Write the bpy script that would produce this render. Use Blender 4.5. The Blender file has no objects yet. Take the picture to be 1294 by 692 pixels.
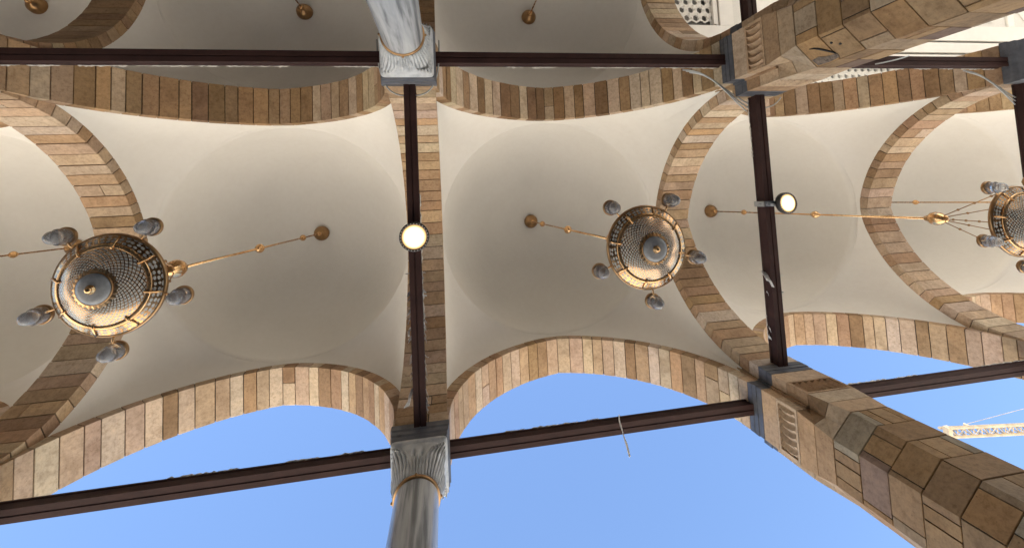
import bpy, bmesh, math, random
from mathutils import Vector, Matrix
R_ = math.radians
random.seed(7)
scene = bpy.context.scene
COL = scene.collection

# ------------------------------------------------------------------ camera
# X right, Y towards the courtyard, Z up, camera lens at the origin 1.5 m above the paving
cam_d = bpy.data.cameras.new('camera'); cam = bpy.data.objects.new('camera', cam_d); COL.objects.link(cam)
r0 = Vector((0.986669, 0.047457, -0.155665)); r1 = Vector((-0.036845, 0.996841, 0.070362)); r2 = Vector((0.158513, -0.063688, 0.985301))
M = Matrix((r0, -r1, -r2)).transposed().to_4x4()
cam.matrix_world = M
F_PX, PY = 519.63, 218.80
cam_d.sensor_fit = 'HORIZONTAL'; cam_d.sensor_width = 36.0
cam_d.lens = 36.0 * F_PX / 1294.0
cam_d.shift_x = 0.0
cam_d.shift_y = -(346.0 - PY) / 1294.0
cam_d.clip_start = 0.05; cam_d.clip_end = 5000
scene.camera = cam

# ------------------------------------------------------------------ world, sun, exposure
SUN_EL = R_(64); SUN_AZ = Vector((-0.25, -1.0, 0)).normalized()          # horizontal direction towards the sun
sun_dir = Vector((SUN_AZ.x * math.cos(SUN_EL), SUN_AZ.y * math.cos(SUN_EL), math.sin(SUN_EL)))
w = bpy.data.worlds.new('World'); scene.world = w; w.use_nodes = True
nt = w.node_tree; nt.nodes.clear()
sky = nt.nodes.new('ShaderNodeTexSky'); sky.sky_type = 'NISHITA'; sky.sun_disc = False
sky.sun_elevation = SUN_EL; sky.sun_rotation = math.atan2(SUN_AZ.x, SUN_AZ.y)
sky.altitude = 600; sky.air_density = 1.0; sky.dust_density = 0.0; sky.ozone_density = 3.0
bg = nt.nodes.new('ShaderNodeBackground'); bg.inputs['Strength'].default_value = 0.092
out = nt.nodes.new('ShaderNodeOutputWorld')
nt.links.new(sky.outputs[0], bg.inputs[0]); nt.links.new(bg.outputs[0], out.inputs[0])
sd = bpy.data.lights.new('sun', 'SUN'); sd.energy = 5.0; sd.angle = R_(0.53); sd.color = (1.0, 0.93, 0.83)
so = bpy.data.objects.new('sun', sd); COL.objects.link(so)
so.rotation_euler = sun_dir.to_track_quat('Z', 'Y').to_euler(); so.location = (0, 30, 60)
vs = scene.view_settings
vs.view_transform = 'Standard'; vs.look = 'None'; vs.gamma = 1.0; vs.exposure = 1.95
try: vs.use_curve_mapping = False
except Exception: pass

# ------------------------------------------------------------------ materials
def newmat(name):
    m = bpy.data.materials.new(name); m.use_nodes = True
    n = m.node_tree; b = n.nodes['Principled BSDF']
    return m, n, b
def node(n, t, **kw):
    x = n.nodes.new(t)
    for k, v in kw.items(): setattr(x, k, v)
    return x
def mathn(n, op, a, b=None, c=None, clamp=False):
    x = n.nodes.new('ShaderNodeMath'); x.operation = op; x.use_clamp = clamp
    for i, v in enumerate((a, b, c)):
        if v is None: continue
        if isinstance(v, (int, float)): x.inputs[i].default_value = v
        else: n.links.new(v, x.inputs[i])
    return x.outputs[0]
def ramp(n, fac, stops):
    x = n.nodes.new('ShaderNodeValToRGB'); el = x.color_ramp.elements
    while len(el) < len(stops): el.new(0.5)
    for e, (p, c) in zip(el, stops): e.position = p; e.color = (*c, 1) if len(c) == 3 else c
    n.links.new(fac, x.inputs[0]); return x.outputs[0]
def mixc(n, mode, fac, a, b):
    x = n.nodes.new('ShaderNodeMix'); x.data_type = 'RGBA'; x.blend_type = mode
    for s, v in ((x.inputs[0], fac), (x.inputs[6], a), (x.inputs[7], b)):
        if isinstance(v, (int, float)): s.default_value = v
        elif isinstance(v, tuple): s.default_value = (*v, 1)
        else: n.links.new(v, s)
    return x.outputs[2]
def noise(n, vec, scale, detail=4, rough=.55, dist=0.0):
    x = n.nodes.new('ShaderNodeTexNoise'); x.inputs['Scale'].default_value = scale; x.inputs['Detail'].default_value = detail
    x.inputs['Roughness'].default_value = rough; x.inputs['Distortion'].default_value = dist
    if vec is not None: n.links.new(vec, x.inputs['Vector'])
    return x.outputs[0]
def bump(n, b, h, strength, dist):
    x = n.nodes.new('ShaderNodeBump'); x.inputs['Strength'].default_value = strength; x.inputs['Distance'].default_value = dist
    n.links.new(h, x.inputs['Height']); n.links.new(x.outputs[0], b.inputs['Normal'])
def objvec(n, shift=True, scale=(1, 1, 1)):
    tc = node(n, 'ShaderNodeTexCoord'); oi = node(n, 'ShaderNodeObjectInfo')
    mp = node(n, 'ShaderNodeMapping'); mp.inputs['Scale'].default_value = scale
    n.links.new(tc.outputs['Object'], mp.inputs['Vector'])
    if shift:
        s = mathn(n, 'MULTIPLY', oi.outputs['Random'], 57.0)
        cx = node(n, 'ShaderNodeCombineXYZ'); n.links.new(s, cx.inputs[0]); n.links.new(s, cx.inputs[1])
        n.links.new(cx.outputs[0], mp.inputs['Location'])
    return mp.outputs[0], oi
def stone_mat():
    m, n, b = newmat('sandstone')
    v, oi = objvec(n)
    g = noise(n, v, 1.9, 6, .6, .6)                       # broad clouding
    f = noise(n, v, 16, 8, .78)                           # grain
    v2, _ = objvec(n, True, (1.2, 1.2, 9)); st = noise(n, v2, 2.2, 5, .6, 1.2)   # bedding streaks
    base = mixc(n, 'MULTIPLY', 1.0, oi.outputs['Color'], ramp(n, g, [(.34, (.80, .77, .73)), (.5, (1, 1, 1)), (.66, (1.12, 1.10, 1.06))]))
    base = mixc(n, 'MULTIPLY', .5, base, ramp(n, st, [(.30, (.80, .74, .68)), (.46, (1, 1, 1)), (.7, (1.06, 1.05, 1.04))]))
    base = mixc(n, 'MULTIPLY', .8, base, ramp(n, f, [(.36, (.68, .63, .57)), (.5, (1, 1, 1)), (.64, (1.2, 1.18, 1.14))]))
    vo = node(n, 'ShaderNodeTexVoronoi'); vo.inputs['Scale'].default_value = 7.0; n.links.new(v, vo.inputs['Vector'])
    pit = ramp(n, vo.outputs['Distance'], [(.035, (.35, .3, .26)), (.07, (1, 1, 1))])
    base = mixc(n, 'MULTIPLY', .55, base, pit)
    n.links.new(base, b.inputs['Base Color']); b.inputs['Roughness'].default_value = .78
    b.inputs['Specular IOR Level'].default_value = .3
    bump(n, b, mathn(n, 'ADD', f, mathn(n, 'MULTIPLY', st, .6)), .35, .006)
    return m
def plain(name, col, rough=.6, metal=0.0, var=.15, scale=6, bmp=0.0, spec=.5):
    m, n, b = newmat(name); v, oi = objvec(n)
    g = noise(n, v, scale, 6, .6)
    lo = tuple(c * (1 - var) for c in col); hi = tuple(min(1, c * (1 + var)) for c in col)
    n.links.new(ramp(n, g, [(.3, lo), (.7, hi)]), b.inputs['Base Color'])
    b.inputs['Roughness'].default_value = rough; b.inputs['Metallic'].default_value = metal; b.inputs['Specular IOR Level'].default_value = spec
    if bmp: bump(n, b, noise(n, v, scale * 8, 5, .65), bmp, .004)
    return m
def plaster_mat():
    m, n, b = newmat('plaster')
    tc = node(n, 'ShaderNodeNewGeometry'); p = tc.outputs['Position']
    g = noise(n, p, .55, 5, .6, .5); f = noise(n, p, 9, 5, .6); k = noise(n, p, 60, 3, .6)
    c = ramp(n, g, [(.3, (.77, .745, .69)), (.55, (.805, .78, .725)), (.75, (.825, .80, .75))])
    c = mixc(n, 'MULTIPLY', .5, c, ramp(n, f, [(.3, (.95, .94, .93)), (.6, (1, 1, 1))]))
    n.links.new(c, b.inputs['Base Color']); b.inputs['Roughness'].default_value = .85; b.inputs['Specular IOR Level'].default_value = .25
    bump(n, b, mathn(n, 'ADD', mathn(n, 'MULTIPLY', noise(n, p, 1.6, 4, .5), 2.0), mathn(n, 'ADD', mathn(n, 'MULTIPLY', f, .5), mathn(n, 'MULTIPLY', k, .25))), .22, .012)
    return m
def marble_mat():
    m, n, b = newmat('veined_marble')
    v, oi = objvec(n, True, (1, 1, .06))
    st = noise(n, v, 9, 6, .6, .35); v2, _ = objvec(n, True, (1, 1, .12)); g = noise(n, v2, 3.2, 5, .6, .8)
    c = ramp(n, st, [(.36, (.20, .205, .21)), (.43, (.31, .315, .32)), (.50, (.44, .44, .44)), (.62, (.52, .52, .51))])
    c = mixc(n, 'MULTIPLY', .8, c, ramp(n, g, [(.36, (.70, .71, .73)), (.58, (1, 1, 1))]))
    n.links.new(c, b.inputs['Base Color']); b.inputs['Roughness'].default_value = .22
    return m
def carved_marble_mat():
    m, n, b = newmat('carved_marble'); v, oi = objvec(n)
    g = noise(n, v, 7, 5, .6); f = noise(n, v, 40, 4, .6)
    n.links.new(ramp(n, g, [(.3, (.36, .365, .37)), (.6, (.56, .56, .55))]), b.inputs['Base Color'])
    b.inputs['Roughness'].default_value = .42; bump(n, b, f, .35, .006); return m
def brass_mat(name, col=(.78, .47, .22), rough=.2):
    m, n, b = newmat(name); v, oi = objvec(n)
    g = noise(n, v, 9, 5, .6)
    n.links.new(ramp(n, g, [(.3, tuple(c * .75 for c in col)), (.65, col)]), b.inputs['Base Color'])
    b.inputs['Metallic'].default_value = 1.0
    n.links.new(ramp(n, g, [(.3, (rough + .12,) * 3), (.7, (rough,) * 3)]), b.inputs['Roughness']); return m
def lattice_mat(kind):
    # brass tracery with pale glass between; u = turns round the bowl, v = 0..1 along the profile
    m, n, b = newmat('pierced_brass_' + kind)
    uv = node(n, 'ShaderNodeUVMap'); sp = node(n, 'ShaderNodeSeparateXYZ'); n.links.new(uv.outputs[0], sp.inputs[0])
    u, v = sp.outputs[0], sp.outputs[1]
    if kind == 'lattice':
        a = mathn(n, 'FRACT', mathn(n, 'ADD', mathn(n, 'MULTIPLY', u, 36), mathn(n, 'MULTIPLY', v, 6.5)))
        c = mathn(n, 'FRACT', mathn(n, 'SUBTRACT', mathn(n, 'MULTIPLY', u, 36), mathn(n, 'MULTIPLY', v, 6.5)))
        da = mathn(n, 'ABSOLUTE', mathn(n, 'SUBTRACT', a, .5)); dc = mathn(n, 'ABSOLUTE', mathn(n, 'SUBTRACT', c, .5))
        d = mathn(n, 'MAXIMUM', da, dc)                     # 0.5 on a strap, 0 in a hole
        hole = mathn(n, 'LESS_THAN', d, .36); h = mathn(n, 'MULTIPLY', mathn(n, 'GREATER_THAN', d, .36), 1.0)
    else:
        cx = node(n, 'ShaderNodeCombineXYZ')
        n.links.new(mathn(n, 'MULTIPLY', u, 52), cx.inputs[0]); n.links.new(mathn(n, 'MULTIPLY', v, 3.0), cx.inputs[1])
        vo = node(n, 'ShaderNodeTexVoronoi'); vo.voronoi_dimensions = '2D'; vo.inputs['Scale'].default_value = 1.0; vo.inputs['Randomness'].default_value = .35
        n.links.new(cx.outputs[0], vo.inputs['Vector'])
        hole = mathn(n, 'LESS_THAN', vo.outputs['Distance'], .36); h = mathn(n, 'GREATER_THAN', vo.outputs['Distance'], .36)
    br = node(n, 'ShaderNodeBsdfPrincipled'); br.inputs['Base Color'].default_value = (.52, .30, .14, 1); br.inputs['Metallic'].default_value = 1; br.inputs['Roughness'].default_value = .2
    b.inputs['Base Color'].default_value = (.50, .49, .45, 1); b.inputs['Roughness'].default_value = .25; b.inputs['Metallic'].default_value = .1
    bp = node(n, 'ShaderNodeBump'); bp.inputs['Strength'].default_value = .8; bp.inputs['Distance'].default_value = .006
    n.links.new(h, bp.inputs['Height']); n.links.new(bp.outputs[0], br.inputs['Normal']); n.links.new(bp.outputs[0], b.inputs['Normal'])
    mx = node(n, 'ShaderNodeMixShader'); n.links.new(hole, mx.inputs[0]); n.links.new(br.outputs[0], mx.inputs[1]); n.links.new(b.outputs[0], mx.inputs[2])
    n.links.new(mx.outputs[0], n.nodes['Material Output'].inputs['Surface']); return m
def emit(name, col, s):
    m, n, b = newmat(name); b.inputs['Base Color'].default_value = (.9, .9, .85, 1)
    b.inputs['Emission Color'].default_value = (*col, 1); b.inputs['Emission Strength'].default_value = s; return m
def beam_mat():
    m, n, b = newmat('beam_paint'); v, oi = objvec(n)
    g = noise(n, v, 3, 6, .65); f = noise(n, v, 38, 5, .7)
    c = ramp(n, g, [(.3, (.030, .014, .012)), (.7, (.052, .024, .020))])
    c = mixc(n, 'MIX', ramp(n, f, [(.62, (0, 0, 0)), (.75, (.35, .35, .35))]), c, (.13, .10, .085))
    n.links.new(c, b.inputs['Base Color']); b.inputs['Roughness'].default_value = .65; b.inputs['Specular IOR Level'].default_value = .2; bump(n, b, f, .25, .003); return m
def ground_mat():
    m, n, b = newmat('paving_marble'); g = node(n, 'ShaderNodeNewGeometry'); p = g.outputs['Position']
    br = node(n, 'ShaderNodeTexBrick'); br.offset = 0; br.inputs['Scale'].default_value = 1.0; br.inputs['Mortar Size'].default_value = .006
    br.inputs['Brick Width'].default_value = .9; br.inputs['Row Height'].default_value = .9
    br.inputs['Color1'].default_value = (.77, .71, .61, 1); br.inputs['Color2'].default_value = (.72, .66, .56, 1); br.inputs['Mortar'].default_value = (.3, .28, .25, 1)
    n.links.new(p, br.inputs['Vector'])
    c = mixc(n, 'MULTIPLY', .6, br.outputs[0], ramp(n, noise(n, p, 1.3, 5), [(.3, (.85, .84, .82)), (.7, (1, 1, 1))]))
    n.links.new(c, b.inputs['Base Color']); b.inputs['Roughness'].default_value = .35; return m
STONE = stone_mat(); PLASTER = plaster_mat(); MARBLE = marble_mat(); CARVED = carved_marble_mat(); BEAM = beam_mat()
MORTAR = plain('mortar', (.035, .027, .021), .95, var=.3)
SLATE = plain('slate', (.085, .088, .10), .5, var=.3, scale=8, bmp=.2)
BRASS = brass_mat('brass'); DBRASS = brass_mat('aged_brass', (.42, .25, .12), .3)
LATT = lattice_mat('lattice'); BAND = lattice_mat('band')
WHITE = plain('white_grc', (.78, .755, .70), .7, var=.04, scale=3)
STIPPLE = plain('white_stipple', (.70, .68, .63), .85, var=.16, scale=70, bmp=.5)
BACK = plain('grey_backing', (.30, .29, .27), .8)
STEEL = plain('galvanised', (.45, .46, .47), .35, .8, scale=20)
DARKMETAL = plain('dark_housing', (.05, .045, .04), .45, .4)
RESIDUE = plain('plaster_residue', (.62, .58, .52), .9, var=.2, scale=30, bmp=.5)
FILM = plain('torn_film', (.85, .85, .83), .4, var=.2, scale=20)
CABLE = plain('grey_cable', (.42, .42, .40), .4)
CRANE = plain('crane_paint', (.30, .24, .165), .6, var=.3, scale=.6)
WALLC = plain('light_block_brown', (.20, .15, .105), .9, var=.2, scale=1.5); GROUND = ground_mat(); PALEFLOOR = plain('aisle_bounce_grey', (.095, .09, .08), .5, var=.25, scale=3); FLOOR = plain('low_bounce_brown', (.085, .072, .06), .5, var=.25, scale=3)  # wall and both floor tones picked to limit bounced light
SPOT = emit('spot_glow', (1.0, .93, .8), 2.0)
def lamp_mat(rad):
    """brighter in the middle of the reflector, warm towards its edge"""
    m, n, b = newmat('lamp_glow'); tc = node(n, 'ShaderNodeTexCoord'); ln = node(n, 'ShaderNodeVectorMath', operation='LENGTH'); n.links.new(tc.outputs['Object'], ln.inputs[0])
    f = mathn(n, 'DIVIDE', ln.outputs['Value'], rad)
    n.links.new(ramp(n, f, [(0, (1, .92, .74)), (.5, (1, .86, .58)), (.75, (1, .68, .30)), (1, (.9, .45, .14))]), b.inputs['Emission Color'])
    st = node(n, 'ShaderNodeMapRange'); n.links.new(f, st.inputs[0])
    for k, v in ((1, .30), (2, .97), (3, 2.6), (4, .05)): st.inputs[k].default_value = v
    n.links.new(st.outputs[0], b.inputs['Emission Strength']); b.inputs['Base Color'].default_value = (.25, .2, .14, 1); return m
def glass_mat():
    m, n, b = newmat('frosted_glass'); v, oi = objvec(n)
    g = noise(n, v, 18, 3, .5)
    n.links.new(ramp(n, g, [(.35, (.70, .71, .72)), (.65, (.90, .90, .90))]), b.inputs['Base Color'])
    b.inputs['Roughness'].default_value = .06; b.inputs['Transmission Weight'].default_value = .78; b.inputs['IOR'].default_value = 1.3
    return m
GLASS = glass_mat()
DISC = plain('frosted_disc', (.26, .265, .27), .35, .0, var=.15, scale=30)
HOLE = plain('dark_iron', (.012, .011, .01), .6)
SCORCH = plain('broken_stone', (.16, .12, .09), .95, var=.6, scale=22, bmp=1.0)

# ------------------------------------------------------------------ helpers
def link(name, me, mat, parent=None, smooth=False):
    o = bpy.data.objects.new(name, me); COL.objects.link(o)
    if mat is not None and len(me.materials) == 0: me.materials.append(mat)
    if parent is not None: o.parent = parent
    if smooth:
        for p in me.polygons: p.use_smooth = True
    return o
def mesh(name, verts, faces, mat, parent=None, smooth=False):
    me = bpy.data.meshes.new(name); me.from_pydata([tuple(v) for v in verts], [], faces); me.update()
    return link(name, me, mat, parent, smooth)
def bmobj(name, bm, mat, parent=None, smooth=False, fix=True):
    if fix: bmesh.ops.recalc_face_normals(bm, faces=bm.faces)
    me = bpy.data.meshes.new(name); bm.to_mesh(me); bm.free()
    return link(name, me, mat, parent, smooth)
def empty(name, label, cat, loc=(0, 0, 0), group=None):
    o = bpy.data.objects.new(name, None); COL.objects.link(o); o.location = loc; o.empty_display_size = .2
    tag(o, label, cat, group); return o
def tag(o, label, cat, group=None):
    o['label'] = label; o['category'] = cat
    if group: o['group'] = group
    return o
def add_box(bm, lo, hi, mtx=None):
    vs_ = [Vector((x, y, z)) for x in (lo[0], hi[0]) for y in (lo[1], hi[1]) for z in (lo[2], hi[2])]
    if mtx is not None: vs_ = [mtx @ v for v in vs_]
    v = [bm.verts.new(p) for p in vs_]
    for f in ((0, 1, 3, 2), (4, 6, 7, 5), (0, 4, 5, 1), (2, 3, 7, 6), (0, 2, 6, 4), (1, 5, 7, 3)): bm.faces.new([v[i] for i in f])
def add_lathe(bm, prof, n=32, c=(0, 0, 0), uv=None, v01=None):
    rings = []
    for r, z in prof:
        rings.append([bm.verts.new((c[0] + r * math.cos(2 * math.pi * i / n), c[1] + r * math.sin(2 * math.pi * i / n), c[2] + z)) for i in range(n)] if r > 1e-6 else [bm.verts.new((c[0], c[1], c[2] + z))])
    for k in range(len(rings) - 1):
        a, b = rings[k], rings[k + 1]
        for i in range(n):
            j = (i + 1) % n
            if len(a) == 1 and len(b) == 1: continue
            if len(a) == 1: f = bm.faces.new((a[0], b[i], b[j])); uvs = [(i / n, k), (i / n, k + 1), ((i + 1) / n, k + 1)]
            elif len(b) == 1: f = bm.faces.new((a[i], a[j], b[0])); uvs = [(i / n, k), ((i + 1) / n, k), (i / n, k + 1)]
            else: f = bm.faces.new((a[i], a[j], b[j], b[i])); uvs = [(i / n, k), ((i + 1) / n, k), ((i + 1) / n, k + 1), (i / n, k + 1)]
            if uv is not None:
                m_ = len(prof) - 1
                for lp, (uu, vv) in zip(f.loops, uvs): lp[uv].uv = (uu, vv / m_)
def add_tube(bm, pts, rad, n=8):
    pts = [Vector(p) for p in pts]; rings = []
    for i, p in enumerate(pts):
        d = (pts[min(i + 1, len(pts) - 1)] - pts[max(i - 1, 0)]).normalized()
        a = d.cross(Vector((0, 0, 1)) if abs(d.z) < .9 else Vector((1, 0, 0))).normalized(); b = d.cross(a)
        r = rad[i] if isinstance(rad, (list, tuple)) else rad
        rings.append([bm.verts.new(p + r * (a * math.cos(2 * math.pi * k / n) + b * math.sin(2 * math.pi * k / n))) for k in range(n)])
    for a, b in zip(rings, rings[1:]):
        for k in range(n): bm.faces.new((a[k], a[(k + 1) % n], b[(k + 1) % n], b[k]))
    bm.faces.new(rings[0][::-1]); bm.faces.new(rings[-1])
def tube_obj(name, pts, rad, mat, parent=None, n=8):
    bm = bmesh.new(); add_tube(bm, pts, rad, n); return bmobj(name, bm, mat, parent, True)
def lathe_obj(name, prof, mat, parent=None, n=32, c=(0, 0, 0), smooth=True):
    bm = bmesh.new(); add_lathe(bm, prof, n, c); return bmobj(name, bm, mat, parent, smooth)
def sphere_prof(r, n=8): return [(r * math.cos(-math.pi / 2 + math.pi * i / n) if 0 < i < n else 0, r * math.sin(-math.pi / 2 + math.pi * i / n)) for i in range(n + 1)]
def bez(p0, p1, p2, p3, n=10):
    p0, p1, p2, p3 = map(Vector, (p0, p1, p2, p3)); o = []
    for i in range(n + 1):
        t = i / n; o.append(p0 * (1 - t) ** 3 + p1 * 3 * t * (1 - t) ** 2 + p2 * 3 * t * t * (1 - t) + p3 * t ** 3)
    return o

# ------------------------------------------------------------------ the plan
GZ = -1.5
BX = 6.0; X0 = -9.504                                   # bay centres at X0 + 6 i
LINES = {i: X0 + BX * (i + .5) for i in range(-2, 7)}   # support line i stands between bays i and i+1
ROW_C, ROW_U, ROW_B = 3.636, -2.244, -8.124             # courtyard row, middle row, back row
T = .77                                                 # arch thickness
Z0, ZC, ZS = 6.40, 9.46, 6.46                           # arch centres, crown, foot of the stones
DEPTH = .22
def is_pier(i): return i in (2, 5, -1)
def edge(i): return .62 if is_pier(i) else .40
TAN = [(.43, .295, .185), (.475, .35, .235), (.39, .255, .15), (.51, .40, .29), (.34, .22, .13), (.45, .325, .22), (.52, .42, .32), (.41, .265, .15), (.31, .20, .115), (.43, .30, .19), (.46, .34, .245), (.48, .365, .26)]

def ground():
    o = mesh('ground', [(-900, -900, GZ), (900, -900, GZ), (900, 900, GZ), (-900, 900, GZ)], [(0, 1, 2, 3)], GROUND); o['kind'] = 'structure'
ground()
def arcade_floor():  # unseen slab added dark to cut bounce light under the arcade
    o = bpy.data.objects.new('arcade_floor', bpy.data.meshes.new('arcade_floor')); bm = bmesh.new(); add_box(bm, (-60, -8.25, GZ - .02), (6.2, 4.45, GZ + .004)); add_box(bm, (6.2, -2.0, GZ - .02), (75, 4.45, GZ + .004))
    bm.to_mesh(o.data); bm.free(); COL.objects.link(o); o.data.materials.append(FLOOR); o['kind'] = 'structure'
arcade_floor()
def aisle_bounce_floor():  # unseen slab added to set how much light bounces onto the lattice ceiling
    bm = bmesh.new(); add_box(bm, (6.2, -14, GZ - .02), (75, -2.0, GZ + .004)); bmobj('aisle_bounce_floor', bm, PALEFLOOR)['kind'] = 'structure'
aisle_bounce_floor()

def build_light_block():  # wall added out of view, keeps sun and sky off the inner aisle
    """unseen wall added behind the inner aisle to block the sun and dim its domes"""
    root = empty('light_block_wall', 'brown wall added out of view to block light behind the inner aisle', 'wall', (0, -8.6, GZ))
    bm = bmesh.new(); add_box(bm, (-60, -.3, .9), (7.2, .3, 16.5)); bmobj('blocker_face', bm, WALLC, root)
    bm = bmesh.new(); add_box(bm, (-60, -.34, 0), (7.24, .36, .898)); o = bmobj('plinth', bm, STONE, root); o.color = (.42, .3, .2, 1)
build_light_block()

class Arc:
    """pointed arch in the vertical plane through 'a' and 'b' (plan points); s = half span"""
    def __init__(self, a, b, ea, eb):
        a, b = Vector((*a, 0)), Vector((*b, 0)); self.d = (b - a).normalized(); self.n = Vector((-self.d.y, self.d.x, 0))
        L = (b - a).length; self.s = (L - ea - eb) / 2; self.c = a + self.d * (ea + self.s)
        h = ZC - Z0; self.e = (h * h - self.s ** 2) / (2 * self.s); self.R = self.s + self.e
    def pt(self, side, th, off, dep):
        r = self.R + dep; w_ = (-self.e + r * math.cos(th)) * side
        return self.c + self.d * w_ + self.n * off + Vector((0, 0, Z0 + r * math.sin(th)))
    def th0(self): return math.asin((ZS - Z0) / self.R)
    def th1(self, dep=0): return math.acos(self.e / (self.R + dep))
    def zext(self, u):                                   # height of the outer line at distance u from the arch's middle
        x = abs(u) + self.e; r = self.R + DEPTH
        return Z0 + math.sqrt(r * r - x * x) if x < r else Z0

def build_arch(arc, label, pal, rng, group=None, alt=None):
    root = empty('stone_arch', label, 'arch', (arc.c.x, arc.c.y, ZS), group)
    base = Vector(root.location)
    # mortar bed that backs the joints
    bm = bmesh.new(); N = 18
    for side in (1, -1):
        prev = None
        for k in range(N + 1):
            f = k / N; row = []
            for off, dep in ((-T / 2 + .016, .03), (T / 2 - .016, .03), (T / 2 - .012, DEPTH + .01), (-T / 2 + .012, DEPTH + .01)):
                th = arc.th0() + (arc.th1(dep) - arc.th0()) * f
                row.append(bm.verts.new(arc.pt(side, th, off, dep) - base))
            if prev:
                for j in range(4): bm.faces.new((prev[j], prev[(j + 1) % 4], row[(j + 1) % 4], row[j]))
            prev = row
    bmobj('mortar_bed', bm, MORTAR, root)
    n = 17; joint = .014
    for side in (1, -1):
        cuts = [0.0]
        for k in range(n): cuts.append(cuts[-1] + rng.uniform(.8, 1.2))
        cuts = [c / cuts[-1] for c in cuts]
        for k in range(n):
            pieces = [(-T / 2, T / 2)]
            if rng.random() < (.28 if k < 3 else .015):
                m_ = rng.uniform(-.15, .15); pieces = [(-T / 2, m_ - joint / 2), (m_ + joint / 2, T / 2)]
            for (o0, o1) in pieces:
                pr = rng.uniform(-.004, .006); verts = []
                sk = [rng.uniform(-.002, .002) for _ in range(4)]
                for dep in (0 - pr, DEPTH):
                    for q, f in enumerate((cuts[k], cuts[k + 1])):
                        th = arc.th0() + (arc.th1(max(dep, 0)) - arc.th0()) * f
                        if not (q == 1 and k == n - 1 and False): th += (joint / 2 / arc.R) * (1 if q == 0 else -1)
                        for e_, o in enumerate((o0, o1)):
                            verts.append(arc.pt(side, th + sk[q * 2 + e_] / arc.R, o + (0 if len(pieces) > 1 else rng.uniform(-.002, .002)), dep))
                # local origin at the stone's own middle
                c = sum(verts, Vector()) / 8
                faces = [(0, 1, 3, 2), (4, 6, 7, 5), (0, 4, 5, 1), (2, 3, 7, 6), (0, 2, 6, 4), (1, 5, 7, 3)]
                bm = bmesh.new(); bv = [bm.verts.new(v - c) for v in verts]
                for f in faces: bm.faces.new([bv[i] for i in f])
                bmesh.ops.recalc_face_normals(bm, faces=bm.faces)
                be = [e for e in bm.edges]
                bmesh.ops.bevel(bm, geom=be, offset=.004, segments=1, affect='EDGES')
                o = bmobj('voussoir', bm, STONE, root, fix=False); o.location = c - base
                col = rng.choice(pal) if alt is None else rng.choice(alt[(k + (rng.random() < .2)) % 2]); j = rng.uniform(.86, 1.12)
                o.color = (col[0] * j, col[1] * j * rng.uniform(.97, 1.03), col[2] * j * rng.uniform(.93, 1.07), 1)
    return root

WARM = TAN
MIXED = [(.52, .385, .255), (.25, .155, .085), (.50, .37, .25), (.30, .19, .105), (.42, .285, .17), (.53, .41, .29), (.36, .23, .13), (.46, .35, .25)]
BROWN = [(.38, .26, .16), (.42, .30, .19), (.33, .215, .125), (.44, .335, .23), (.28, .175, .095), (.38, .24, .13)]
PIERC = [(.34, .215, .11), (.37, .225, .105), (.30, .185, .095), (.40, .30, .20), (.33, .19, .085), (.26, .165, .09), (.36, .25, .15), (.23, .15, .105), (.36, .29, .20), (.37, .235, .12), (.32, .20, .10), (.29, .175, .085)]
STRIPE = ([(.52, .40, .28), (.47, .34, .22), (.54, .43, .32)], [(.27, .165, .085), (.22, .135, .075), (.33, .21, .115)])
ARC = {}
def xarc(row, i): return Arc((LINES[i - 1], row), (LINES[i], row), edge(i - 1), edge(i))      # arch along a row across bay i
def yarc(i, ra, rb): return Arc((LINES[i], ra), (LINES[i], rb), edge(i), edge(i))
#
ALAB = {
 ('c', -1): 'tan stone arch open to the sky at the far end of the courtyard row past the columns',
 ('c', 0): 'tan stone arch on the courtyard row beyond the largest chandelier bowl',
 ('c', 1): 'long tan stone arch open to sky between largest chandelier and dark grey column',
 ('c', 2): 'tan stone arch open to blue sky between dark grey column and stone pier',
 ('c', 3): 'tan stone arch open to the sky just past the lower stone pier, behind dark beam',
 ('c', 4): 'pale tan stone arch on the courtyard row beyond the arch past the pier',
 ('u', 0): 'brown stone arch above the long black beam at the far end from the white column',
 ('u', 1): 'grey brown stone arch beside the white marble column, over the longer chandelier bay',
 ('u', 2): 'striped dark and pale stone arch between white marble column and stone pier',
 ('u', 3): 'dull brown stone arch between pier and next column, white lattice showing behind',
 ('u', 4): 'brown stone arch past the grey cable bundle on the middle row',
}
rng = random.Random(3)
for i in range(0, 5):
    ARC[('c', i)] = xarc(ROW_C, i); build_arch(ARC[('c', i)], ALAB[('c', i)], WARM, rng)
for i in range(0, 5):
    ARC[('u', i)] = xarc(ROW_U, i); build_arch(ARC[('u', i)], ALAB[('u', i)], MIXED if i == 2 else BROWN, rng, alt=STRIPE if i == 2 else None)
YLAB = {
 -1: 'tan cross arch past the bay whose chandelier rod runs out of sight',
 0: 'tan stone cross arch curving behind the largest chandelier bowl',
 1: 'straight tan stone cross arch above the dark beam with the round lamp under it',
 2: 'curved tan cross arch from pier to pier behind the small chandelier',
 3: 'tan cross arch behind the fan of thin chandelier chains',
 4: 'tan cross arch beyond the bay with the partly hidden chandelier',
}
for i in range(-1, 5):
    ARC[('y', i)] = yarc(i, ROW_U, ROW_C); build_arch(ARC[('y', i)], YLAB[i], WARM, rng)
YUL = {0: 'dark brown cross arch of the inner aisle next to a dome with brass ceiling cup',
       1: 'dark cross arch of the inner aisle hidden behind the white marble column shaft',
       2: 'dark brown cross arch of the inner aisle framing white lattice ceiling'}
for i in range(0, 3):
    ARC[('yu', i)] = yarc(i, ROW_B, ROW_U); build_arch(ARC[('yu', i)], YUL[i], MIXED if i == 2 else BROWN, rng)

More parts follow.
